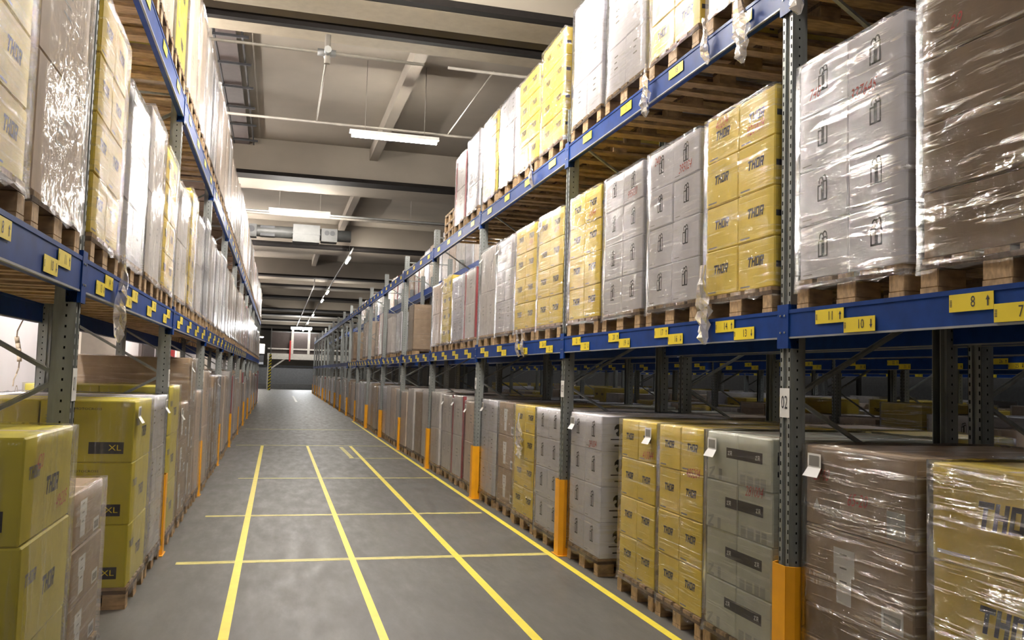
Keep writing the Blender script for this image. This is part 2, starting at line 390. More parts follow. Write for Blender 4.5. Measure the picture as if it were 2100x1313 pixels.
# ------------------------------------------------------------------ pallets, cartons, film
def pallet_mesh():
    b = MB(); D, W = 1.2, .8
    for y in (-.35, 0, .35):                       # bottom boards, blocks
        w2 = .05 if y else .07
        b.box(-.6, .6, y - w2, y + w2, 0, .022, 'wood')
        for x in (-.5275, 0, .5275): b.cbox(x - .0725, x + .0725, y - w2, y + w2, .022, .1, 'wood', .004)
    for x in (-.5275, 0, .5275): b.box(x - .0725, x + .0725, -.4, .4, .1, .122, 'wood_shaded')
    for y in (-.3275, -.165, 0, .165, .3275): b.box(-.6, .6, y - .06, y + .06, .122, .144, 'wood')
    return b.mesh('pallet')
PALLET = pallet_mesh()
def mirror(p): return [[(-a, b) for a, b in q][::-1] for q in p]
def R_(a, b, c, d): return [(a, b), (c, b), (c, d), (a, d)]
def logo():
    L = []; x = 0
    def add(ps, w_):
        nonlocal x
        for p in ps: L.append([(a + x + b * .22, b) for a, b in p])
        x += w_
    add([R_(0, .76, .86, 1), R_(.30, 0, .56, .8)], .92)
    add([R_(0, 0, .24, 1), R_(.50, 0, .74, 1), R_(.2, .4, .55, .62)], .84)
    add([R_(0, 0, .24, 1), R_(.52, 0, .76, 1), R_(.2, .8, .55, 1), R_(.2, 0, .55, .2)], .86)
    add([R_(0, 0, .24, 1), R_(.2, .8, .6, 1), R_(.5, .45, .76, .97), R_(.2, .36, .7, .56), [(.46, 0), (.74, 0), (.62, .4), (.36, .4)]], .8)
    return [[(a - 1.82, b - .5) for a, b in p] for p in L]
LOGO = logo()
def sc(ps, s, off=(0, 0), sx=None): return [[(a * (sx or s) + off[0], b * s + off[1]) for a, b in p] for p in ps]
def ring(cx, cz, rx, rz_, t, n=10, a0=0, a1=2 * math.pi):
    out = []
    for i in range(n):
        p, q = a0 + (a1 - a0) * i / n, a0 + (a1 - a0) * (i + 1) / n
        out.append([(cx + (rx - t) * math.cos(p), cz + (rz_ - t) * math.sin(p)), (cx + rx * math.cos(p), cz + rz_ * math.sin(p)),
                    (cx + rx * math.cos(q), cz + rz_ * math.sin(q)), (cx + (rx - t) * math.cos(q), cz + (rz_ - t) * math.sin(q))])
    return out
GIFT = [R_(-.38, -.5, .38, -.42), R_(-.38, .16, .0, .24), R_(-.38, -.5, -.29, .24), R_(.29, -.5, .38, .40), R_(.02, .32, .38, .40), R_(-.10, -.5, .12, .36)] + ring(-.10, .38, .20, .22, .085, a0=.0, a1=3.6) + ring(.16, .46, .18, .20, .085, a0=-.3, a1=3.3)
HELM = [[(-.46, -.02), (-.44, .25), (-.25, .46), (.08, .5), (.36, .36), (.46, .05), (.40, -.18), (.18, -.20), (.06, -.32), (-.04, -.5), (-.24, -.46), (-.34, -.22), (-.18, -.1), (-.14, .06), (-.30, .10)]]
ZRL = [[(0, .8), (.6, 1), (.6, .82), (.24, .2), (.6, .2), (.6, 0), (0, 0), (0, .18), (.34, .74), (0, .66)]]
def carton(kind, w_, d, h):
    """origin at centre of the base, aisle face at -X"""
    b = MB(); g = .0015
    body = {'thor': 'yellow_card', 'mx': 'lemon_card', 'mxm': 'lemon_card', 'gift': 'white_card', 'zr_l': 'green_card', 'zr_r': 'green_card', 'brown': 'brown_card', 'brownt': 'brown_card', 'brown_top': 'brown_card', 'plainbrown': 'dark_brown_card', 'tan': 'tan_card', 'white': 'white_card', 'grey': 'grey_card', 'bigthor': 'yellow_card',
            'red': 'red_card', 'dark': 'dark_card', 'plate_white': 'white_card'}[kind]
    b.cbox(-d / 2 + g, d / 2 - g, -w_ / 2 + g, w_ / 2 - g, 0, h - .002, body, min(.007, h * .1))
    F = ((-d / 2 + g, 0, h / 2), (0, -1, 0), (0, 0, 1))
    S1 = ((0, -w_ / 2 + g, h / 2), (1, 0, 0), (0, 0, 1)); S2 = ((0, w_ / 2 - g, h / 2), (-1, 0, 0), (0, 0, 1))
    if kind == 'thor':
        b.draw(F, sc(LOGO, min(w_ * .155, .058), (0, .02), sx=w_ * .13), 'ink')
        for S in (S1, S2):
            b.draw(S, sc(LOGO, .045, (-d * .22, -.03)), 'ink')
            for i in range(4): b.draw(S, [R_(d * .1, h * (.3 - .12 * i), d * .1 + d * (.3 - .05 * (i % 2)), h * (.3 - .12 * i) + .008)], 'ink')
            b.draw(S, [R_(-d * .48, -h * .12, -d * .40, h * .0), R_(d * .38, -h * .42, d * .44, -h * .2)], 'ink')
        b.draw(F, [R_(-w_ * .42, -h * .44, -w_ * .15, -h * .41)], 'grey_ink')
    elif kind == 'bigthor':
        b.draw(F, sc(LOGO, .105, (.0, .02), sx=.09), 'ink')
        b.draw(F, [R_(-w_ * .46, -h * .42, -w_ * .24, -h * .38)], 'paper')
        for S in (S1, S2): b.draw(S, sc(LOGO, .08), 'ink')
    elif kind in ('mx', 'mxm'):
        b.draw(F, sc(LOGO, .075, (.06, -.02), sx=.062), 'ink'); b.draw(F, sc(LOGO, .05, (-.24, .06)), 'grey_ink')
        for s, S in ((-1, S1), (1, S2)):
            c0 = s * (d / 2 - .17)
            b.draw(S, [R_(c0 - .11, -h * .36, c0 + .11, -h * .17)], 'ink')
            b.text(S, 'XL' if kind == 'mx' else 'M', .055, 'label_yellow', off=(c0 + .055, -h * .265), wide=1.25, lift=.002)
            b.text(S, 'MOTOCROSS', .022, 'ink', off=(0, h * .36), wide=1.3)
            for i in range(10): b.draw(S, [R_(-s * d * .44, h * (.25 - .05 * i), -s * d * .44 + .05, h * (.25 - .05 * i) + .004)], 'grey_ink')
    elif kind == 'gift':
        b.draw(F, sc(GIFT, h * .40, (0, .02), sx=w_ * .26), 'ink'); b.draw(F, [R_(-w_ * .42, -h * .42, -w_ * .22, -h * .405)], 'grey_ink')
        for S in (S1, S2):
            b.draw(S, sc(HELM, h * .36, (-d * .22, h * .1)), 'ink'); b.draw(S, [R_(-d * .36, -h * .18, -d * .06, -h * .15), R_(-d * .3, -h * .36, -d * .12, -h * .32), R_(d * .02, h * .0, d * .2, h * .24), R_(d * .02, -h * .2, d * .2, -h * .08)], 'ink')
    elif kind in ('zr_l', 'zr_r'):
        if kind == 'zr_l':
            b.draw(F, [R_(w_ * .14, .0, w_ * .5, .062)], 'band_ink'); b.draw(F, sc(ZRL, .028, (w_ * .19, .017), sx=.034) + sc([R_(.8, 0, 1, 1), R_(.8, .8, 1.4, 1), R_(1.2, .4, 1.4, 1), R_(.9, .35, 1.4, .52), [(1.1, .4), (1.3, .4), (1.5, 0), (1.3, 0)]], .028, (w_ * .19, .017), sx=.034), 'paper', .002)
            b.draw(F, sc(ZRL, .075, (-w_ * .42, -h * .47), sx=.12) + [R_(-w_ * .1, -h * .47, 0, -h * .25)], 'faint_ink')
        else:
            b.draw(F, [R_(-w_ * .5, .0, w_ * .24, .062)], 'band_ink'); b.draw(F, sc(ZRL, .028, (w_ * .04, .017), sx=.034) + sc([R_(.8, 0, 1, 1), R_(.8, .8, 1.4, 1), R_(1.2, .4, 1.4, 1), R_(.9, .35, 1.4, .52), [(1.1, .4), (1.3, .4), (1.5, 0), (1.3, 0)]], .028, (w_ * .04, .017), sx=.034), 'paper', .002)
            b.draw(F, [R_(-w_ * .4, -h * .47, -w_ * .25, -h * .27), R_(-w_ * .2, -h * .47, -w_ * .02, -h * .27), R_(.04 * w_, -h * .47, w_ * .16, -h * .27), R_(.2 * w_, -h * .47, w_ * .34, -h * .27)], 'faint_ink')
        for S in (S1, S2): b.draw(S, [R_(-d * .44, h * .02, -d * .30, h * .26), R_(-d * .44, -h * .2, -d * .30, -h * .1), R_(-d * .4, -h * .42, -d * .34, -h * .3)], 'ink')
    elif kind == 'brown':
        b.draw(F, [R_(-w_ * .2, -h * .02, -w_ * .0, h * .3), R_(-w_ * .17, -h * .36, -w_ * .03, -h * .02)], 'paper')
        for z in (.22, .06, -.1): b.draw(F, [R_(-w_ * .14, h * z, -w_ * .07, h * z + .008)], 'grey_ink', .002)
        b.draw(F, [R_(w_ * .24, -h * .44, w_ * .42, -h * .2)], 'paper'); b.draw(F, [R_(w_ * .26, -h * .4, w_ * .40, -h * .26)], 'grey_ink', .002)
    elif kind == 'brown_top':
        b.draw(F, [R_(w_ * .27, -h * .42, w_ * .42, -h * .12)], 'faint_ink'); b.draw(F, [[(-w_ * .42, -h * .3), (-w_ * .34, -h * .3), (-w_ * .38, -h * .16)]], 'paper')
    elif kind in ('white', 'tan', 'grey'):
        b.draw(F, [R_(-w_ * .1, -h * .02 + .05 * i, w_ * .08 - .02 * (i % 2), -h * .02 + .05 * i + .012) for i in range(3)], 'grey_ink')
    # tape seam on the top
    b.poly([(-d / 2 + .01, -.025, h - .0015), (d / 2 - .01, -.025, h - .0015), (d / 2 - .01, .025, h - .0015), (-d / 2 + .01, .025, h - .0015)], 'tan_card')
    return b.mesh('carton')
_ct = {}
def ctn(kind, w_, d, h):
    k = (kind, round(w_, 3), round(d, 3), round(h, 3))
    if k not in _ct: _ct[k] = carton(kind, w_, d, h)
    return _ct[k]
def film_mesh(w_, d, z0, z1, mat, seed, bulge=.006, flare=.010):
    rg = random.Random(seed); b = MB(); k = b.m(mat)
    n = 40; nz = max(6, int((z1 - z0) / .06)); x0, y0 = d / 2 + .012, w_ / 2 + .012; per = []
    def rr(t):
        L = 2 * (2 * x0 + 2 * y0); s = (t % 1) * (4 * x0 + 4 * y0)
        for (ax, ay, bx, by) in ((-x0, -y0, x0, -y0), (x0, -y0, x0, y0), (x0, y0, -x0, y0), (-x0, y0, -x0, -y0)):
            l = math.hypot(bx - ax, by - ay)
            if s <= l: return (ax + (bx - ax) * s / l, ay + (by - ay) * s / l)
            s -= l
        return (-x0, -y0)
    pts = []
    for (ax, ay, bx, by, m_) in ((-x0, -y0, x0, -y0, 14), (x0, -y0, x0, y0, 10), (x0, y0, -x0, y0, 14), (-x0, y0, -x0, -y0, 10)):
        for i in range(m_): pts.append((ax + (bx - ax) * i / m_, ay + (by - ay) * i / m_, i == 0))
    ph = [rg.uniform(0, 6.28) for _ in range(8)]
    rows = []
    for j in range(nz + 1):
        z = z0 + (z1 - z0) * j / nz; row = []
        for i, (x, y, c) in enumerate(pts):
            r = math.hypot(x, y)
            s = .5 * (math.sin(z * 9 + ph[0] + x * 3) + math.sin(x * 11 + y * 13 + ph[1] + z * 4)) * bulge * .5 + rg.uniform(0, 1) * bulge * .6
            if c: s = rg.uniform(0, .2) * bulge
            if j == 0: s += rg.uniform(.0, 1) * flare
            nx, ny = (math.copysign(1, x) if abs(abs(x) - x0) < 1e-6 else 0), (math.copysign(1, y) if abs(abs(y) - y0) < 1e-6 else 0)
            zz = z + (rg.uniform(-.02, .02) if j == 0 else (rg.uniform(-.004, .006) if j == nz else 0))
            row.append((x + nx * s, y + ny * s, zz))
        rows.append(row)
    rows.append([(x * .93, y * .90, z1 + rg.uniform(.004, .012)) for (x, y, c) in pts])       # film folded over the top edge
    N = len(pts); base = len(b.v)
    for row in rows: b.v += row
    for j in range(len(rows) - 1):
        for i in range(N):
            i2 = (i + 1) % N
            b.f.append((base + j * N + i, base + j * N + i2, base + (j + 1) * N + i2, base + (j + 1) * N + i)); b.mi.append(k); b.sm.append(True)
    return b.mesh('film')
def tail_mesh(seed, L=.35, w_=.05):
    rg = random.Random(seed); b = MB(); k = b.m('film_thick'); n = 12; N = 7
    cx = cy_ = 0
    for j in range(n + 1):
        t = j / n; r = w_ * (.25 + .9 * math.sin(t * 2.4) ** 2 + rg.uniform(0, .25)) * (1 if t < .95 else .3)
        cx += rg.uniform(-.006, .008); cy_ += rg.uniform(-.008, .008)
        for i in range(N):
            a = 6.283 * i / N; q = r * rg.uniform(.5, 1.1)
            b.v.append((cx + q * .5 * math.cos(a), cy_ + q * math.sin(a), -L * t))
    for j in range(n):
        for i in range(N):
            i2 = (i + 1) % N; b.f.append((j * N + i, j * N + i2, (j + 1) * N + i2, (j + 1) * N + i)); b.mi.append(k); b.sm.append(False)
    return b.mesh('tail')
TAILS = [tail_mesh(i, .3 + .1 * i, .04 + .012 * i) for i in range(3)]
def slabel_mesh(): # paper slip standing off the carton
    b = MB().box(-.003, -.001, -.055, .055, -.02, .05, 'paper'); b.poly([(-.002, -.055, -.02), (-.002, .055, -.02), (-.03, .062, -.065), (-.03, -.062, -.065)], 'paper')
    b.draw(((-.003, 0, 0), (0, -1, 0), (0, 0, 1)), [R_(-.042, -.012, .042, .04)], 'grey_ink'); return b.mesh('slip')
SLIP = slabel_mesh()
FL = {}
def flm(w_, d, z0, z1, mat):
    k = (round(w_, 2), round(d, 2), round(z0, 2), round(z1, 2), mat)
    if k not in FL: FL[k] = [film_mesh(w_, d, z0, z1, mat, 11 + i) for i in range(2)]
    return random.choice(FL[k])
# kind: (carton kinds per column, columns, deep, rows, film, look, object name)
K = {
 'thor': ('thor', 2, 2, 4, 'film_diag', 'yellow cartons with slanted black lettering'),
 'bigthor': ('bigthor', 1, 2, 3, 'film_glint', 'big yellow cartons with heavy lettering'),
 'gift': ('gift', 2, 2, 4, 'film_flat', 'pale cartons with black parcel outlines'),
 'giftw': ('gift', 2, 2, 4, 'film_glint2', 'pale parcel printed cartons under glinting film'),
 'brownw': ('plainbrown', 1, 1, 4, 'film_glint2', 'brown cartons under glinting film'),
 'zr': ('zr', 2, 2, 4, 'film_flat', 'grey green cartons with dark lettered bands'),
 'brownt': ('brownt', 1, 1, 3, 'film_glint', 'large brown cartons with one big white slip'),
 'brown': ('brown', 1, 1, 3, 'film_diag', 'large brown cartons with white slips'),
 'mx': ('mx', 1, 2, 3, 'film_fold', 'yellow cartons with black size patches'),
 'mxm': ('mxm', 1, 2, 3, 'film_fold', 'yellow cartons with black letter patches and red marks'),
 'white': ('white', 2, 1, 3, 'film_flat', 'plain pale cartons in film'),
 'grey': ('grey', 2, 1, 2, 'film_fold', 'grey cartons in milky film'),
 'tan': ('tan', 1, 1, 2, 'film_fold', 'tan cartons in milky film'),
 'red': ('grey', 1, 1, 2, 'film_fold', 'pale cartons with red edge'),
 'dark': ('dark', 1, 1, 2, 'film_fold', 'dark cartons in shiny film'),
}
_far = {}
def far_mesh(kind, H, W):
    key = (kind, round(H, 2), round(W, 2))
    if key in _far: return _far[key]
    ck, nc, nd, nr, fm, _ = K[kind]
    b = MB()
    for y in (-.35, 0, .35):
        for x in (-.5275, 0, .5275): b.box(x - .0725, x + .0725, y - .05, y + .05, 0, .1, 'wood')
    b.box(-.6, .6, -.4, .4, .1, .144, 'wood_shaded')
    body = {'thor': 'yellow_card', 'bigthor': 'yellow_card', 'mx': 'lemon_card', 'mxm': 'lemon_card', 'gift': 'white_card', 'zr': 'green_card', 'brown': 'brown_card', 'brownt': 'brown_card', 'brownw': 'brown_card', 'giftw': 'white_card', 'white': 'white_card', 'grey': 'grey_card', 'tan': 'tan_card', 'red': 'grey_card', 'dark': 'dark_card'}[kind]
    d = 1.18; h = (H - .144) / nr; cw = W / nc
    for c in range(nc):
        for r in range(nr):
            y0 = -W / 2 + c * cw
            b.box(-d / 2, d / 2, y0 + .002, y0 + cw - .002, .144 + r * h, .144 + (r + 1) * h - .003, body)
            if kind in ('thor', 'gift'):
                F = ((-d / 2, y0 + cw / 2, .144 + (r + .5) * h), (0, -1, 0), (0, 0, 1))
                b.draw(F, sc(LOGO, .055, sx=.048) if kind == 'thor' else sc(GIFT, h * .4, sx=cw * .26), 'ink')
    if kind == 'red': b.box(-d / 2 - .004, -d / 2 + .05, -W / 2 - .004, -W / 2 + .06, .144, H, 'red_card').box(-d / 2 - .004, -d / 2 + .05, W / 2 - .06, W / 2 + .004, .144, H, 'red_card')
    me = film_mesh(W, d, .10, H + .004, fm, 5); o = len(b.v); kf = b.m(fm)
    b.v += [tuple(v.co) for v in me.vertices]
    for p in me.polygons: b.f.append(tuple(o + i for i in p.vertices)); b.mi.append(kf); b.sm.append(True)
    _far[key] = b.mesh('far_load'); return _far[key]
NUMS = ['337645', '2740', '40920', '995020', '384044', '485204', '291004', '410049']
COUNT = 0
FARQ = []
OVR = {('F', 1, 1): (5.41, .66), ('F', 1, 2): (6.12, .66), ('F', 1, 3): (7.28, .80), ('F', 1, 0): (4.65, .76)}
def load(kind, x, y, z, side, H, where, full=True, W=.78, slip=None, mark=None, tail=None, hide_rows=0, films=True, name='pallet_load', rzj=None):
    """side +1: aisle face looks to -X (right rack); -1: looks to +X. x is the aisle face."""
    global COUNT; COUNT += 1
    ck, nc, nd, nr, fm, look = K[kind]; rg = random.Random(COUNT)
    rz = (0 if side > 0 else math.pi) + (rg.uniform(-.012, .012) if rzj is None else rzj)
    cx = x + side * .6
    lbl = look + ', ' + where
    grp = 'wrapped pallet loads in the racks'
    if not full:
        wt = 1 if x < 2.9 else .3 if x < 7 else .12 if x < 9 else .05
        FARQ.append((wt / (x * x + y * y + (z - 1) ** 2), kind, H, W, cx, y, z, rz, lbl)); return
    t = thing(name, lbl, 'pallet load', (cx, y, z), rz, grp)
    ob('pallet', PALLET, t).scale.y = min(1, W / .78)
    d = 1.18 / nd; h = (H - .144) / nr; cw = W / nc
    tops = {}
    for r in range(nr):
        for c in range(nc):
            for k_ in range(nd):
                kk = ck
                if ck == 'brownt': kk = 'brown_top' if r == nr - 1 else ('brown' if r else 'plainbrown')
                if ck == 'zr': kk = 'zr_l' if c == (1 if side > 0 else 1) else 'zr_r'
                if ck == 'zr': kk = 'zr_r' if c == 0 else 'zr_l'
                o = ob('carton', ctn(kk, cw, d, h), t, (-.59 + d * (k_ + .5) + rg.uniform(-.004, .004), -W / 2 + cw * (c + .5), .144 + r * h), rg.uniform(-.006, .006))
                if k_ == 0: tops[(r, c)] = o
    if kind == 'red':
        ob('red_edge', MB().box(-.596, -.55, -W / 2 - .006, -W / 2 + .05, .144, H, 'red_card').box(-.596, -.55, W / 2 - .05, W / 2 + .006, .144, H, 'red_card'), t)
    fo = ob('stretch_film', flm(W, 1.19, .09, H + .004, fm), t)
    if slip is None: slip = rg.random() < .45 or kind == 'brownt'
    if slip:
        sy_ = rg.choice([-1, 1, -1]) * (-W / 2 + .1); pc = tops[(nr - 1, 0 if sy_ < 0 else nc - 1)]
        ob('paper_slip', SLIP, pc, (-.608 - pc.location.x, sy_ - pc.location.y, h - .09))
    if mark:
        for i, (s, yy, zz) in enumerate(mark):
            pc = tops[(max(0, min(nr - 1, int((zz - .144) / h))), 0 if yy < 0 or nc == 1 else nc - 1)]
            ob('handwriting', MB().text(((-.594 - pc.location.x, yy - pc.location.y, zz - pc.location.z), (0, -1, .05), (0, 0, 1)), s, .085, 'marker_red', shear=.25, wide=.75), pc)
    if tail is not None:
        for (yy, zz, ti) in tail: ob('film_tail', TAILS[ti], fo, (-.65, yy, zz), 0)
    return t

def slot_y(y0, i): return y0 + .05 + .44 + i * .897 + .02
def place(side, bay, i, level):
    sh = ('floor', 'middle shelf', 'top shelf')[level]; sd = 'right' if side == 'R' else 'left'
    if bay == 0: return sh + ' ' + sd + ', ' + ('nearest' if i == 3 else 'second') + ' load before upright ' + ('02' if side == 'R' else '01')
    return sh + ' ' + sd + ', ' + ORD[i] + ' load past upright %02d' % (bay + (1 if side == 'R' else 0))
NUMW = ['one', 'two', 'three', 'four', 'five', 'six', 'seven', 'eight', 'nine', 'ten', 'eleven', 'twelve', 'thirteen', 'fourteen', 'fifteen', 'sixteen', 'seventeen', 'eighteen', 'nineteen', 'twenty']
XF = 2.60          # aisle face of the right loads
HF, HM = 1.335, 1.28
# ---- right rack, nearest loads as the photo shows them
def yR(b, i): return slot_y(YR - BAY + b * BAY, i)
def yL(b, i): return slot_y(YL - BAY + b * BAY, i)
R_floor = {(0, 2): 'bigthor', (0, 3): 'brownt', (1, 0): 'zr', (1, 1): 'thor', (1, 2): 'thor', (1, 3): 'gift', (2, 0): 'gift', (2, 1): 'thor', (2, 2): 'brown', (2, 3): 'white',
           (3, 0): 'tan', (3, 1): 'red', (3, 2): 'grey', (3, 3): 'grey', (4, 0): 'grey', (4, 1): 'brown', (4, 2): 'grey', (4, 3): 'tan', (5, 0): 'grey', (5, 1): 'tan', (5, 2): 'grey', (5, 3): 'white', (6, 0): 'white'}
R_mid = {(0, 2): 'brownw', (0, 3): 'giftw', (1, 0): 'thor', (1, 1): 'gift', (1, 2): 'gift', (1, 3): 'thor', (2, 0): 'thor', (2, 1): 'thor', (2, 2): 'white', (2, 3): 'grey', (3, 0): 'red', (3, 1): 'white', (3, 2): 'thor', (3, 3): 'tan'}
R_up = {(0, 2): 'tan', (0, 3): 'tan', (1, 0): 'tan', (1, 1): 'thor', (1, 2): 'white', (1, 3): 'white', (2, 0): 'thor', (2, 1): 'thor', (2, 2): 'white', (2, 3): 'thor', (3, 0): 'white', (3, 1): 'red'}
L_floor = {(0, 3): 'mxm', (1, 0): 'brown', (1, 2): 'mx', (1, 3): 'white', (2, 0): 'mx', (2, 1): 'brown', (2, 2): 'brown', (2, 3): 'tan', (3, 0): 'tan', (3, 1): 'brown', (3, 2): 'brown', (3, 3): 'white'}
L_mid = {(0, 2): 'thor', (0, 3): 'tan', (1, 0): 'thor', (1, 1): 'white', (1, 2): 'grey', (1, 3): 'thor', (2, 0): 'grey', (2, 1): 'thor', (2, 2): 'grey', (2, 3): 'dark', (3, 0): 'grey', (3, 1): 'white', (3, 2): 'grey'}
L_up = {(0, 3): 'brown', (1, 0): 'brown', (1, 1): 'tan', (1, 2): 'tan', (1, 3): 'mx', (2, 0): 'tan', (2, 1): 'tan', (2, 2): 'grey'}
rg = random.Random(3)
def pick(): return rg.choice(['grey', 'tan', 'tan', 'white', 'brown', 'grey', 'brown', 'red', 'tan'])
MARK = {('F', 1, 3): [('291004', -.2, 1.08)], ('F', 1, 2): [('410044', -.2, 1.09)], ('F', 1, 1): [('485204', -.2, 1.04)], ('F', 1, 0): [('281004', -.2, 1.02)], ('F', 0, 3): [('2740', .26, 1.19), ('65-20', -.02, 1.10)],
        ('M', 1, 0): [('40204', .2, 1.22), ('920409', -.2, 1.08)], ('M', 1, 1): [('395024', -.2, 1.06), ('240', .25, 1.2)], ('M', 1, 2): [('995020', -.2, 1.06)], ('M', 0, 3): [('337645', -.12, 1.0), ('740', .26, 1.1)], ('M', 1, 3): [('41044', -.2, 1.06)],
        ('M', 2, 0): [('48204', -.2, 1.08)], ('M', 2, 1): [('4104', -.2, 1.08)], ('M', 0, 2): [('29', .2, 1.1)]}
TAIL = {('M', 1, 0): [(.34, .34, 2)], ('U', 1, 1): [(.36, .12, 1)], ('U', 1, 0): [(.35, .1, 0), (-.1, .14, 2)], ('U', 0, 3): [(.36, .2, 2)], ('M', 2, 1): [(.1, .13, 0), (-.1, .13, 0)], ('F', 2, 1): [(.05, 1.25, 2)], ('U', 2, 1): [(-.3, .12, 0)]}
def fill(table, lvl, b_, i, dflt=None):
    kd = table.get((b_, i))
    if kd is None and dflt: kd = dflt()
    return kd
for b_ in range(0, NR):
    y0 = YR - BAY + b_ * BAY
    for i in range(4):
        if b_ == 0 and i < 2: continue
        near = b_ < 4
        jx = rg.uniform(-.02, .03) if b_ > 1 else 0
        kd = fill(R_floor, 0, b_, i, pick if b_ > 5 else None)
        if kd: load(kd, 2.65 + jx if near else 2.63 + jx, OVR.get(('F', b_, i), (yR(b_, i), 0))[0], 0, 1, HF + (rg.uniform(-.08, .03) if b_ > 2 else 0), place('R', b_, i, 0), near, mark=MARK.get(('F', b_, i)), tail=TAIL.get(('F', b_, i)), W=OVR.get(('F', b_, i), (0, .80))[1])
        kd = fill(R_mid, 1, b_, i, (pick if rg.random() < .5 and b_ < 9 else None) if b_ > 3 else None)
        if kd: load(kd, XF + (0 if b_ < 4 else .11), yR(b_, i), ZL[1], 1, HM - (0 if b_ < 3 else rg.uniform(.0, .25)), place('R', b_, i, 1), near, mark=MARK.get(('M', b_, i)), tail=TAIL.get(('M', b_, i)), W=.80)
        kd = R_up.get((b_, i))
        if kd: load(kd, XF - .01, yR(b_, i), ZU[1], 1, 1.2 + rg.uniform(-.05, .05) + (.12 if (b_, i) in ((1, 3), (1, 2)) else 0), place('R', b_, i, 2), near, tail=TAIL.get(('U', b_, i)), W=.78)
# small stack of empty pallets at the end of the loaded top shelf
t = thing('empty_pallet_stack', 'short stack of bare wooden pallets on the top shelf right, beyond the last white load', 'pallet stack', (XF + .6, yR(3, 2), ZU[1]))
for q in range(3): ob('pallet', PALLET, t, (0, 0, q * .144), rg.uniform(-.03, .03))
for b_ in range(0, NL):
    for i in range(4):
        if b_ == 0 and i < 2: continue
        near = b_ < 4
        kd = fill(L_floor, 0, b_, i, (pick if b_ > 3 else None))
        hh = 1.0 if (b_, i) == (1, 0) else 1.36 if (b_, i) == (0, 3) else 1.40 + (rg.uniform(-.15, .25) if b_ > 1 else 0) + (.3 if (b_, i) == (2, 2) else 0)
        if kd: load(kd, (-.88 if (b_, i) == (0, 3) else -.92) + rg.uniform(-.02, .02) * (b_ > 1), yL(b_, i), 0, -1, min(hh, 1.75), place('L', b_, i, 0), near, W=.80, mark=[('420', .2, 1.25), ('496205', -.2, 1.05)] if (b_, i) == (0, 3) else None)
        kd = fill(L_mid, 1, b_, i, pick)
        if kd: load(kd, XL + .01, yL(b_, i), ZLL[1], -1, 1.28 + rg.uniform(-.10, .08), place('L', b_, i, 1), near, W=.80, tail=[(-.3, .12, 2)] if (b_, i) == (1, 0) else None)
        kd = fill(L_up, 2, b_, i, pick)
        if kd and (b_ > 0 or i == 3): load(kd, XL + .02, yL(b_, i), ZUL[1], -1, 1.35 + rg.uniform(-.1, .1), place('L', b_, i, 2), near and b_ < 3, W=.80)

# ------------------------------------------------------------------ frames and beams
for n in range(-1, NR):
    y = YR + n * BAY
    frame(XR, y, 0, 'galvanised upright %s of the right rack' % (('number %02d' % (n + 2)) if n < 2 else 'beside the aisle, number ' + NUMW[n + 1]), '%02d' % (n + 2) if n < 8 else None,
          'upright frames of the right rack', n >= 0, 'orange guard at the foot of right upright number ' + NUMW[n + 1] if n >= 0 else None, n < 8)
    if n < NR - 1:
        w_ = NUMW[n + 1]
        beam(XR - .012, y, 0, ZL, 'blue middle shelf front beam of right bay %s with yellow number plates' % w_, 12 * (n + 1) if n < 8 else None, False, 'front beams of the right rack', n < 8)
        beam(XR - .012, y, 0, ZU, 'blue top shelf front beam of right bay %s' % w_, 12 * (n + 1) if n < 8 else None, True, 'front beams of the right rack', n < 8)
        beam(XR + DEP - .03, y, 0, ZL, 'blue middle shelf rear beam of right bay %s' % w_, group='rear beams of the right rack', conn=False)
        beam(XR + DEP - .03, y, 0, ZU, 'blue top shelf rear beam of right bay %s' % w_, group='rear beams of the right rack', conn=False)
for n in range(-1, NL):
    y = YL + n * BAY
    frame(XL, y, math.pi, 'galvanised upright of the left rack, number ' + NUMW[n + 1], '%02d' % (n + 1) if 0 <= n < 4 else None, 'upright frames of the left rack', n >= 1,
          'orange guard at the foot of left upright number ' + NUMW[n + 1] if n >= 1 else None, n < 6)
    if n < NL - 1:
        w_ = NUMW[n + 1]
        beam(XL + .012, y, math.pi, ZLL, 'blue middle shelf front beam of left bay %s with yellow number plates' % w_, 12 * (n + 1) if n < 6 else None, False, 'front beams of the left rack', n < 6)
        beam(XL + .012, y, math.pi, ZUL, 'blue top shelf front beam of left bay %s' % w_, 12 * (n + 1) if n < 6 else None, True, 'front beams of the left rack', n < 6)
        beam(XL - DEP + .03, y, math.pi, ZLL, 'blue middle shelf rear beam of left bay %s' % w_, group='rear beams of the left rack', conn=False)
        beam(XL - DEP + .03, y, math.pi, ZUL, 'blue top shelf rear beam of left bay %s' % w_, group='rear beams of the left rack', conn=False)
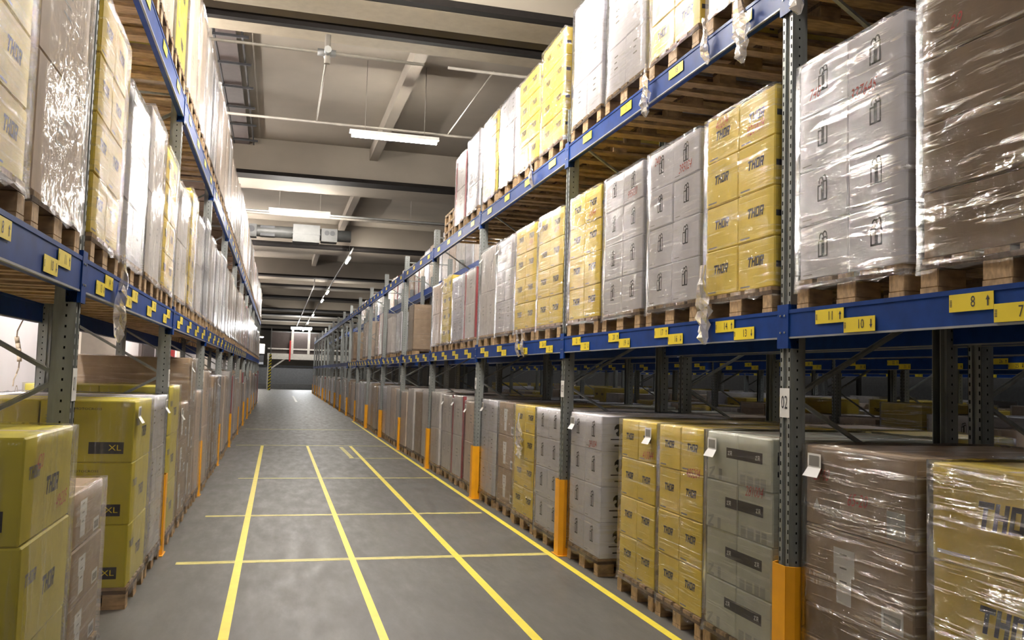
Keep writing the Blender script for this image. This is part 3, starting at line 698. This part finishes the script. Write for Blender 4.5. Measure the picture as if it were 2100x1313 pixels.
# the rack standing back to back with the right one, and the next double rack beyond its aisle
X2 = 3.83
for n in range(-1, 14):
    y = YR + n * BAY; w_ = NUMW[n + 1]
    frame(X2, y, 0, 'upright number %s of the rack behind the right one' % w_, None, 'uprights of the rear rack', False, detail=False)
    if n < 13:
        for xx, s in ((X2, 'near'), (X2 + DEP - .04, 'far')):
            for zz, q in ((ZL, 'middle'), (ZU, 'top')):
                beam(xx, y, 0, zz, 'blue %s side %s beam of bay %s in the rear rack' % (s, q, w_), group='beams of the rear rack', conn=False)
    for i in range(4):
        if n < 5 and not (n == -1 and i < 1): load(['tan', 'zr', 'gift', 'bigthor', 'brown', 'grey'][(n * 4 + i * 3) % 6], X2 + .10, YR + n * BAY + .51 + .897 * i, 0, 1, 1.30 - .1 * ((i + n) % 3 == 0), 'rear rack floor, bay %s slot %s' % (w_, NUMW[i]), False)
        if 2 <= n < 11:
            load(pick(), X2 + .10, YR + n * BAY + .51 + .897 * i, ZL[1], 1, 1.2 + rg.uniform(-.1, .3), 'rear rack middle shelf, bay %s slot %s' % (w_, NUMW[i]), False)
            load(pick(), X2 + .10, YR + n * BAY + .51 + .897 * i, ZU[1], 1, 1.1 + rg.uniform(-.1, .3), 'rear rack top shelf, bay %s slot %s' % (w_, NUMW[i]), False)
X3 = 8.0
for n in range(-1, 8):
    y = YR - .3 + n * BAY; w_ = NUMW[n + 1]
    frame(X3, y, 0, 'dim upright number %s across the next aisle' % w_, None, 'uprights across the next aisle', False, detail=False)
    frame(X3 + 1.2, y, 0, 'dim upright number %s in the second row across the next aisle' % w_, None, 'uprights across the next aisle', False, detail=False)
    if n < 7:
        beam(X3 - .012, y, 0, ZL, 'dim blue numbered beam of bay %s across the next aisle' % w_, 12 * (n + 1), False, 'beams across the next aisle', False)
        beam(X3 + 2.2, y, 0, ZL, 'dim blue beam of bay %s at the back of the next racks' % w_, None, False, 'beams across the next aisle', False)
        beam(X3 - .012, y, 0, ZU, 'dim blue top beam of bay %s across the next aisle' % w_, None, False, 'beams across the next aisle', False)
    for i in range(4):
        load(['thor', 'gift', 'brown', 'bigthor', 'grey', 'tan'][(n * 5 + i * 2) % 6], X3, y + .51 + .897 * i, 0, 1, 1.2 + .12 * ((i * n) % 3), 'floor across next aisle, bay %s slot %s' % (w_, NUMW[i]), False)
        if n < 4: load(pick(), X3, y + .51 + .897 * i, ZL[1], 1, 1.3, 'shelf across next aisle, bay %s slot %s' % (w_, NUMW[i]), False)

    for i in range(4):
        load(['tan', 'grey', 'thor', 'white'][(n * 3 + i) % 4], X3 + 1.3, y + .51 + .897 * i, 0, 1, 1.25 + .1 * ((i + n) % 3), 'second row across next aisle, bay %s slot %s' % (w_, NUMW[i]), False)
X4 = 13.0
for n in range(0, 8):
    y = YR - .3 + n * BAY; w_ = NUMW[n]
    frame(X4, y, 0, 'distant upright number %s at the back of the hall' % w_, None, 'distant uprights', False, detail=False)
    if n < 7: beam(X4 - .012, y, 0, ZL, 'distant blue numbered beam of bay %s' % w_, 12 * n, False, 'distant beams', False)
    for i in range(4):
        load(['brown', 'white', 'thor', 'grey'][(n * 3 + i) % 4], X4, y + .51 + .897 * i, 0, 1, 1.2 + .12 * ((i + n) % 3), 'distant floor row, bay %s slot %s' % (w_, NUMW[i]), False)
        load(['white', 'brown', 'grey', 'thor'][(n * 3 + i) % 4], X4, y + .51 + .897 * i, ZL[1], 1, 1.3, 'distant shelf row, bay %s slot %s' % (w_, NUMW[i]), False)

# loads seen small: the largest ones are objects of their own, the few pixels of the rest are one object
FARQ.sort(reverse=True); NFAR = 300 - len([o for o in C.objects if o.name.startswith('pallet_load')])
rest = MB()
for q, (s_, kind, H, W, cx, y, z, rz, lbl) in enumerate(FARQ):
    me = far_mesh(kind, H, W)
    if q < NFAR: tag(ob('pallet_load', me, None, (cx, y, z), rz), lbl, 'pallet load', 'wrapped pallet loads in the racks')
    else:
        b0 = len(rest.v); sg = 1 if abs(rz) < 1 else -1
        rest.v += [(cx + sg * v.co.x, y + sg * v.co.y, z + v.co.z) for v in me.vertices]
        km = [rest.m(m_.name.split('.')[0]) for m_ in me.materials]
        for p in me.polygons: rest.f.append(tuple(b0 + i for i in p.vertices)); rest.mi.append(km[p.material_index]); rest.sm.append(p.use_smooth)
o = ob('remaining_pallet_loads', rest); o['kind'] = 'stuff'; tag(o, 'tiny far off pallet loads in the dim rows and at the aisle end', 'pallet loads')

# ------------------------------------------------------------------ lamps, pipes, cable ladder, duct
def lamp(x, y, z, along, L, label, mat='tube', rod=True):
    t = thing('tube_lamp', label, 'ceiling lamp', (x, y, z), 0 if along == 'x' else math.pi / 2, 'tube lamps of the hall')
    ob('lamp_body', MB().box(-L / 2 - .04, L / 2 + .04, -.04, .04, .03, .09, 'light_paint'), t)
    ob('tube', MB().tube((-L / 2, 0, 0), (L / 2, 0, 0), .04, mat, 12), t)
    if rod:
        for s in (-1, 1): ob('hanger_rod', MB().tube((s * L * .35, 0, .09), (s * L * .35, 0, 7.15 - z), .005, 'pipe', 6), t)
    return t
lamp(1.82, 15.15, 5.80, 'x', 1.5, 'glowing tube lamp across the aisle, largest of those in view')
lamp(.38, 23.3, 5.80, 'x', 1.5, 'glowing tube lamp across the aisle beside the grey duct')
for i, (y, ) in enumerate([(32.3,), (46.,), (51.5,), (65,), (76,), (90,)]):
    lamp(2.33, y, 5.78, 'y', 1.5, 'tube lamp pointing down the aisle, %s of that far row' % ORD[i], 'tube')
lamp(1.1, 7.9, 5.8, 'x', 1.5, 'tube lamp over the near end of the aisle', 'tube_near')
lamp(.9, -1.3, 5.8, 'x', 1.5, 'tube lamp behind the camera position', 'tube_back')
for i, y in enumerate([5, 13, 22, 32, 44]): lamp(-2.75, y, 5.6, 'y', 1.5, 'unseen lamp added to brighten the left wall, %s along it' % ORD[i], 'wall_fill_light')  # out of view, added to light the wall behind the left rack
for i, y in enumerate([3, 14, 26, 40]): lamp(6.4, y, 5.8, 'y', 1.5, 'tube lamp over the next aisle, %s along' % ORD[i], 'tube_dim')
for i, y in enumerate([5, 12, 20, 30]): lamp(11.3, y, 5.8, 'y', 1.5, 'tube lamp in the far part of the hall, %s along' % ORD[i], 'tube_cool')
tag(ob('conduit_pipe', MB().tube((-3.4, 11.75, 5.95), (1.78, 11.75, 5.95), .022, 'pipe').tube((2.12, 11.75, 5.95), (12, 11.75, 5.95), .022, 'pipe')), 'thin dark pipe crossing just beyond the nearest beam', 'pipe')
tag(ob('conduit_pipe', MB().tube((-3.4, 15.2, 5.97), (12, 15.2, 5.97), .024, 'pipe')), 'pipe carrying the largest tube lamp across the aisle', 'pipe')
tag(ob('conduit_pipe', MB().tube((.46, 11.75, 5.97), (.46, 15.2, 5.99), .014, 'pale_pipe')), 'pale pipe running along the aisle between two cross pipes', 'pipe')
tag(ob('conduit_pipe', MB().tube((2.78, 11.75, 5.97), (2.78, 15.2, 5.99), .011, 'pale_pipe')), 'pale pipe running above the front edge of the right rack', 'pipe')
tag(ob('conduit_pipe', MB().tube((-3.4, 23.9, 5.9), (12, 23.9, 5.9), .03, 'galv').tube((-3.4, 24.2, 5.9), (12, 24.2, 5.9), .05, 'pipe').tube((-1.2, 23.9, 5.9), (-1.2, 23.9, 7.148), .006, 'pipe').tube((3.4, 23.9, 5.9), (3.4, 23.9, 7.148), .006, 'pipe')), 'pipe pair crossing behind the second tube lamp', 'pipe')
tag(ob('lamp_rail', MB().box(1.56, 1.60, 44, 84, 5.90, 5.95, 'light_paint').box(1.56, 1.60, 44, 44.03, 5.9, 6.285, 'light_paint')), 'pale rail running down the far half of the aisle ceiling', 'rail')
tag(ob('lamp_rail', MB().box(2.31, 2.35, 30, 82, 5.90, 5.94, 'galv')), 'long thin rail holding the far row of lamps', 'rail')
tag(ob('valve_cluster', MB().tube((.46, 11.75, 5.8), (.46, 11.75, 6.2), .04, 'pipe').tube((.33, 11.75, 5.95), (.57, 11.75, 5.95), .05, 'galv').tube((.46, 11.6, 5.95), (.46, 11.9, 5.95), .05, 'galv')), 'small pipe fitting where two ceiling pipes cross', 'pipe fitting')
t = thing('cable_ladder', 'dark cable ladder along the ceiling above the left rack', 'cable ladder', (-1.0, 0, 7.0))
ob('side_rail', MB().box(-.24, -.21, 8, 21.2, -.03, .03, 'black'), t); ob('side_rail', MB().box(.20, .23, 8, 21.2, -.03, .03, 'black'), t)
for i in range(10): ob('rung', MB().box(-.24, .32, 9 + 1.3 * i, 9.04 + 1.3 * i, -.07, -.03, 'black'), t)
ob('cable_bundle', MB().box(-.2, .12, 8, 21.2, -.02, .02, 'brown_dark'), t)
t = thing('ventilation_duct', 'grey ceiling duct with a boxy silencer beneath the second tube lamp', 'duct', (0, 25.6, 5.62))
ob('duct_pipe', MB().tube((-3.3, 0, 0), (1.9, 0, 0), .17, 'duct_grey', 16), t)
ob('silencer_box', MB().box(.25, 1.0, -.3, .3, -.28, .22, 'duct_grey').box(.23, 1.02, -.31, .31, -.06, -.03, 'duct_grey'), t)
ob('fan_box', MB().box(1.05, 1.5, -.22, .22, -.22, .16, 'duct_grey').tube((1.2, -.22, .03), (1.2, -.24, .03), .07, 'black', 12).tube((1.36, -.22, .03), (1.36, -.24, .03), .07, 'black', 12), t)
ob('valve', MB().box(-1.1, -.75, -.2, .2, -.2, .16, 'duct_grey').box(-.65, -.25, -.15, .15, -.16, .14, 'black').tube((-.9, -.21, .02), (-.9, -.23, .02), .09, 'black', 12), t)
tag(ob('red_fire_box', MB().box(-3.5, -3.3, 30.2, 30.6, 1.9, 2.3, 'red_paint')), 'small red box on the pale wall behind the left rack', 'alarm box')

# ------------------------------------------------------------------ far end of the aisle
t = thing('loading_bridge', 'pale steel bridge crossing the far end of the aisle', 'bridge', (0, 78, 0))
ob('bridge_beam', MB().box(-.9, 6, -.1, .1, 2.65, 3.15, 'light_paint'), t)
ob('bridge_leg', MB().box(5.7, 5.9, -.1, .1, 0, 2.65, 'light_paint').box(-.86, -.78, -.1, .1, 0, 2.65, 'light_paint'), t)
ob('hand_rail', MB().box(-.9, 6, -.02, .02, 3.5, 3.62, 'light_paint'), t)
ob('door_frame', MB().box(1.05, 1.25, -.1, .1, 3.1, 5.3, 'light_paint').box(2.45, 2.65, -.1, .1, 3.1, 5.3, 'light_paint').box(1.0, 2.75, -.12, .12, 5.3, 5.5, 'tube_cool'), t)  # glow put into the top bar of the frame
ob('brace_strut', MB().bar((-.6, 0, 1.8), (.6, 0, 2.7), .12, .12, 'light_paint'), t)
ob('screen_panel', MB().box(-.7, 4, .12, .18, 3.15, 5.0, 'brown_dark').box(-.7, 4, .1, .2, 5.0, 5.08, 'galv'), t)
ob('red_pipe', MB().box(.92, 1.04, -.16, -.1, 2.5, 4.3, 'red_paint'), t)
tag(ob('striped_post', MB().box(-.72, -.52, 75.4, 75.6, 0, 3.0, 'hazard').box(-.66, -.58, 75.5, 75.6, 3.0, 5.3, 'galv')), 'yellow and black striped post at the far end of the aisle', 'post')
tag(ob('glare_panel', MB().box(1.5, 3.1, 82.6, 83.4, 2.95, 3.05, 'tube_cool').box(1.6, 1.62, 83, 83.02, 3.05, 6.285, 'pipe').box(2.9, 2.92, 83, 83.02, 3.05, 6.285, 'pipe')), 'added glowing panel for the glare under the far bridge', 'ceiling lamp')  # glowing panel added for the bright glare, hung on rods
tag(ob('lit_cabin', MB().box(-3.2, -1.3, 84, 86, 0, 3.2, 'black').box(-3.2, -1.25, 83.9, 86, 3.2, 4.1, 'light_paint').box(-3.2, -1.3, 83.9, 86, 2.2, 2.4, 'blue_edge')), 'pale and dark box like cabin left of the far bridge', 'cabin')
lamp(-2.3, 83, 4.7, 'x', 1.8, 'short lamp added for the bright objects at the far left end', 'tube')  # added lamp standing in for bright objects beyond the aisle
tag(ob('rubber_curtain', MB().box(-2.5, 3.4, 82, 82.1, .5, 2.0, 'cloth_grey').box(-2.5, 3.4, 81.9, 82.15, 2.0, 2.15, 'black')), 'grey barrier panel closing the far end under the bridge', 'barrier')
tag(ob('kerb_ramp', MB().box(-2.5, 3.4, 80.5, 82.3, 0, .5, 'cloth_grey')), 'low grey ramp below the far barrier panel', 'ramp')

# frayed rope hanging behind the left rack, hangers and supports
rp = MB(); p0 = None
for i in range(14):
    p1 = (-2.06 + .02 * math.sin(i * .9), 7.92 + .03 * math.sin(i * 1.3), 2.1 - .05 * i)
    if p0: rp.tube(p0, p1, .006 + (.014 if 5 < i < 10 else 0), 'rope', 6)
    p0 = p1
for q in ring(0, 0, .05, .09, .012, 10): rp.poly([(-2.05, 7.9 + a, 1.37 + b) for a, b in q], 'rope')
tag(ob('hanging_rope', rp), 'frayed pale rope with a loop hanging behind the left rack', 'rope')
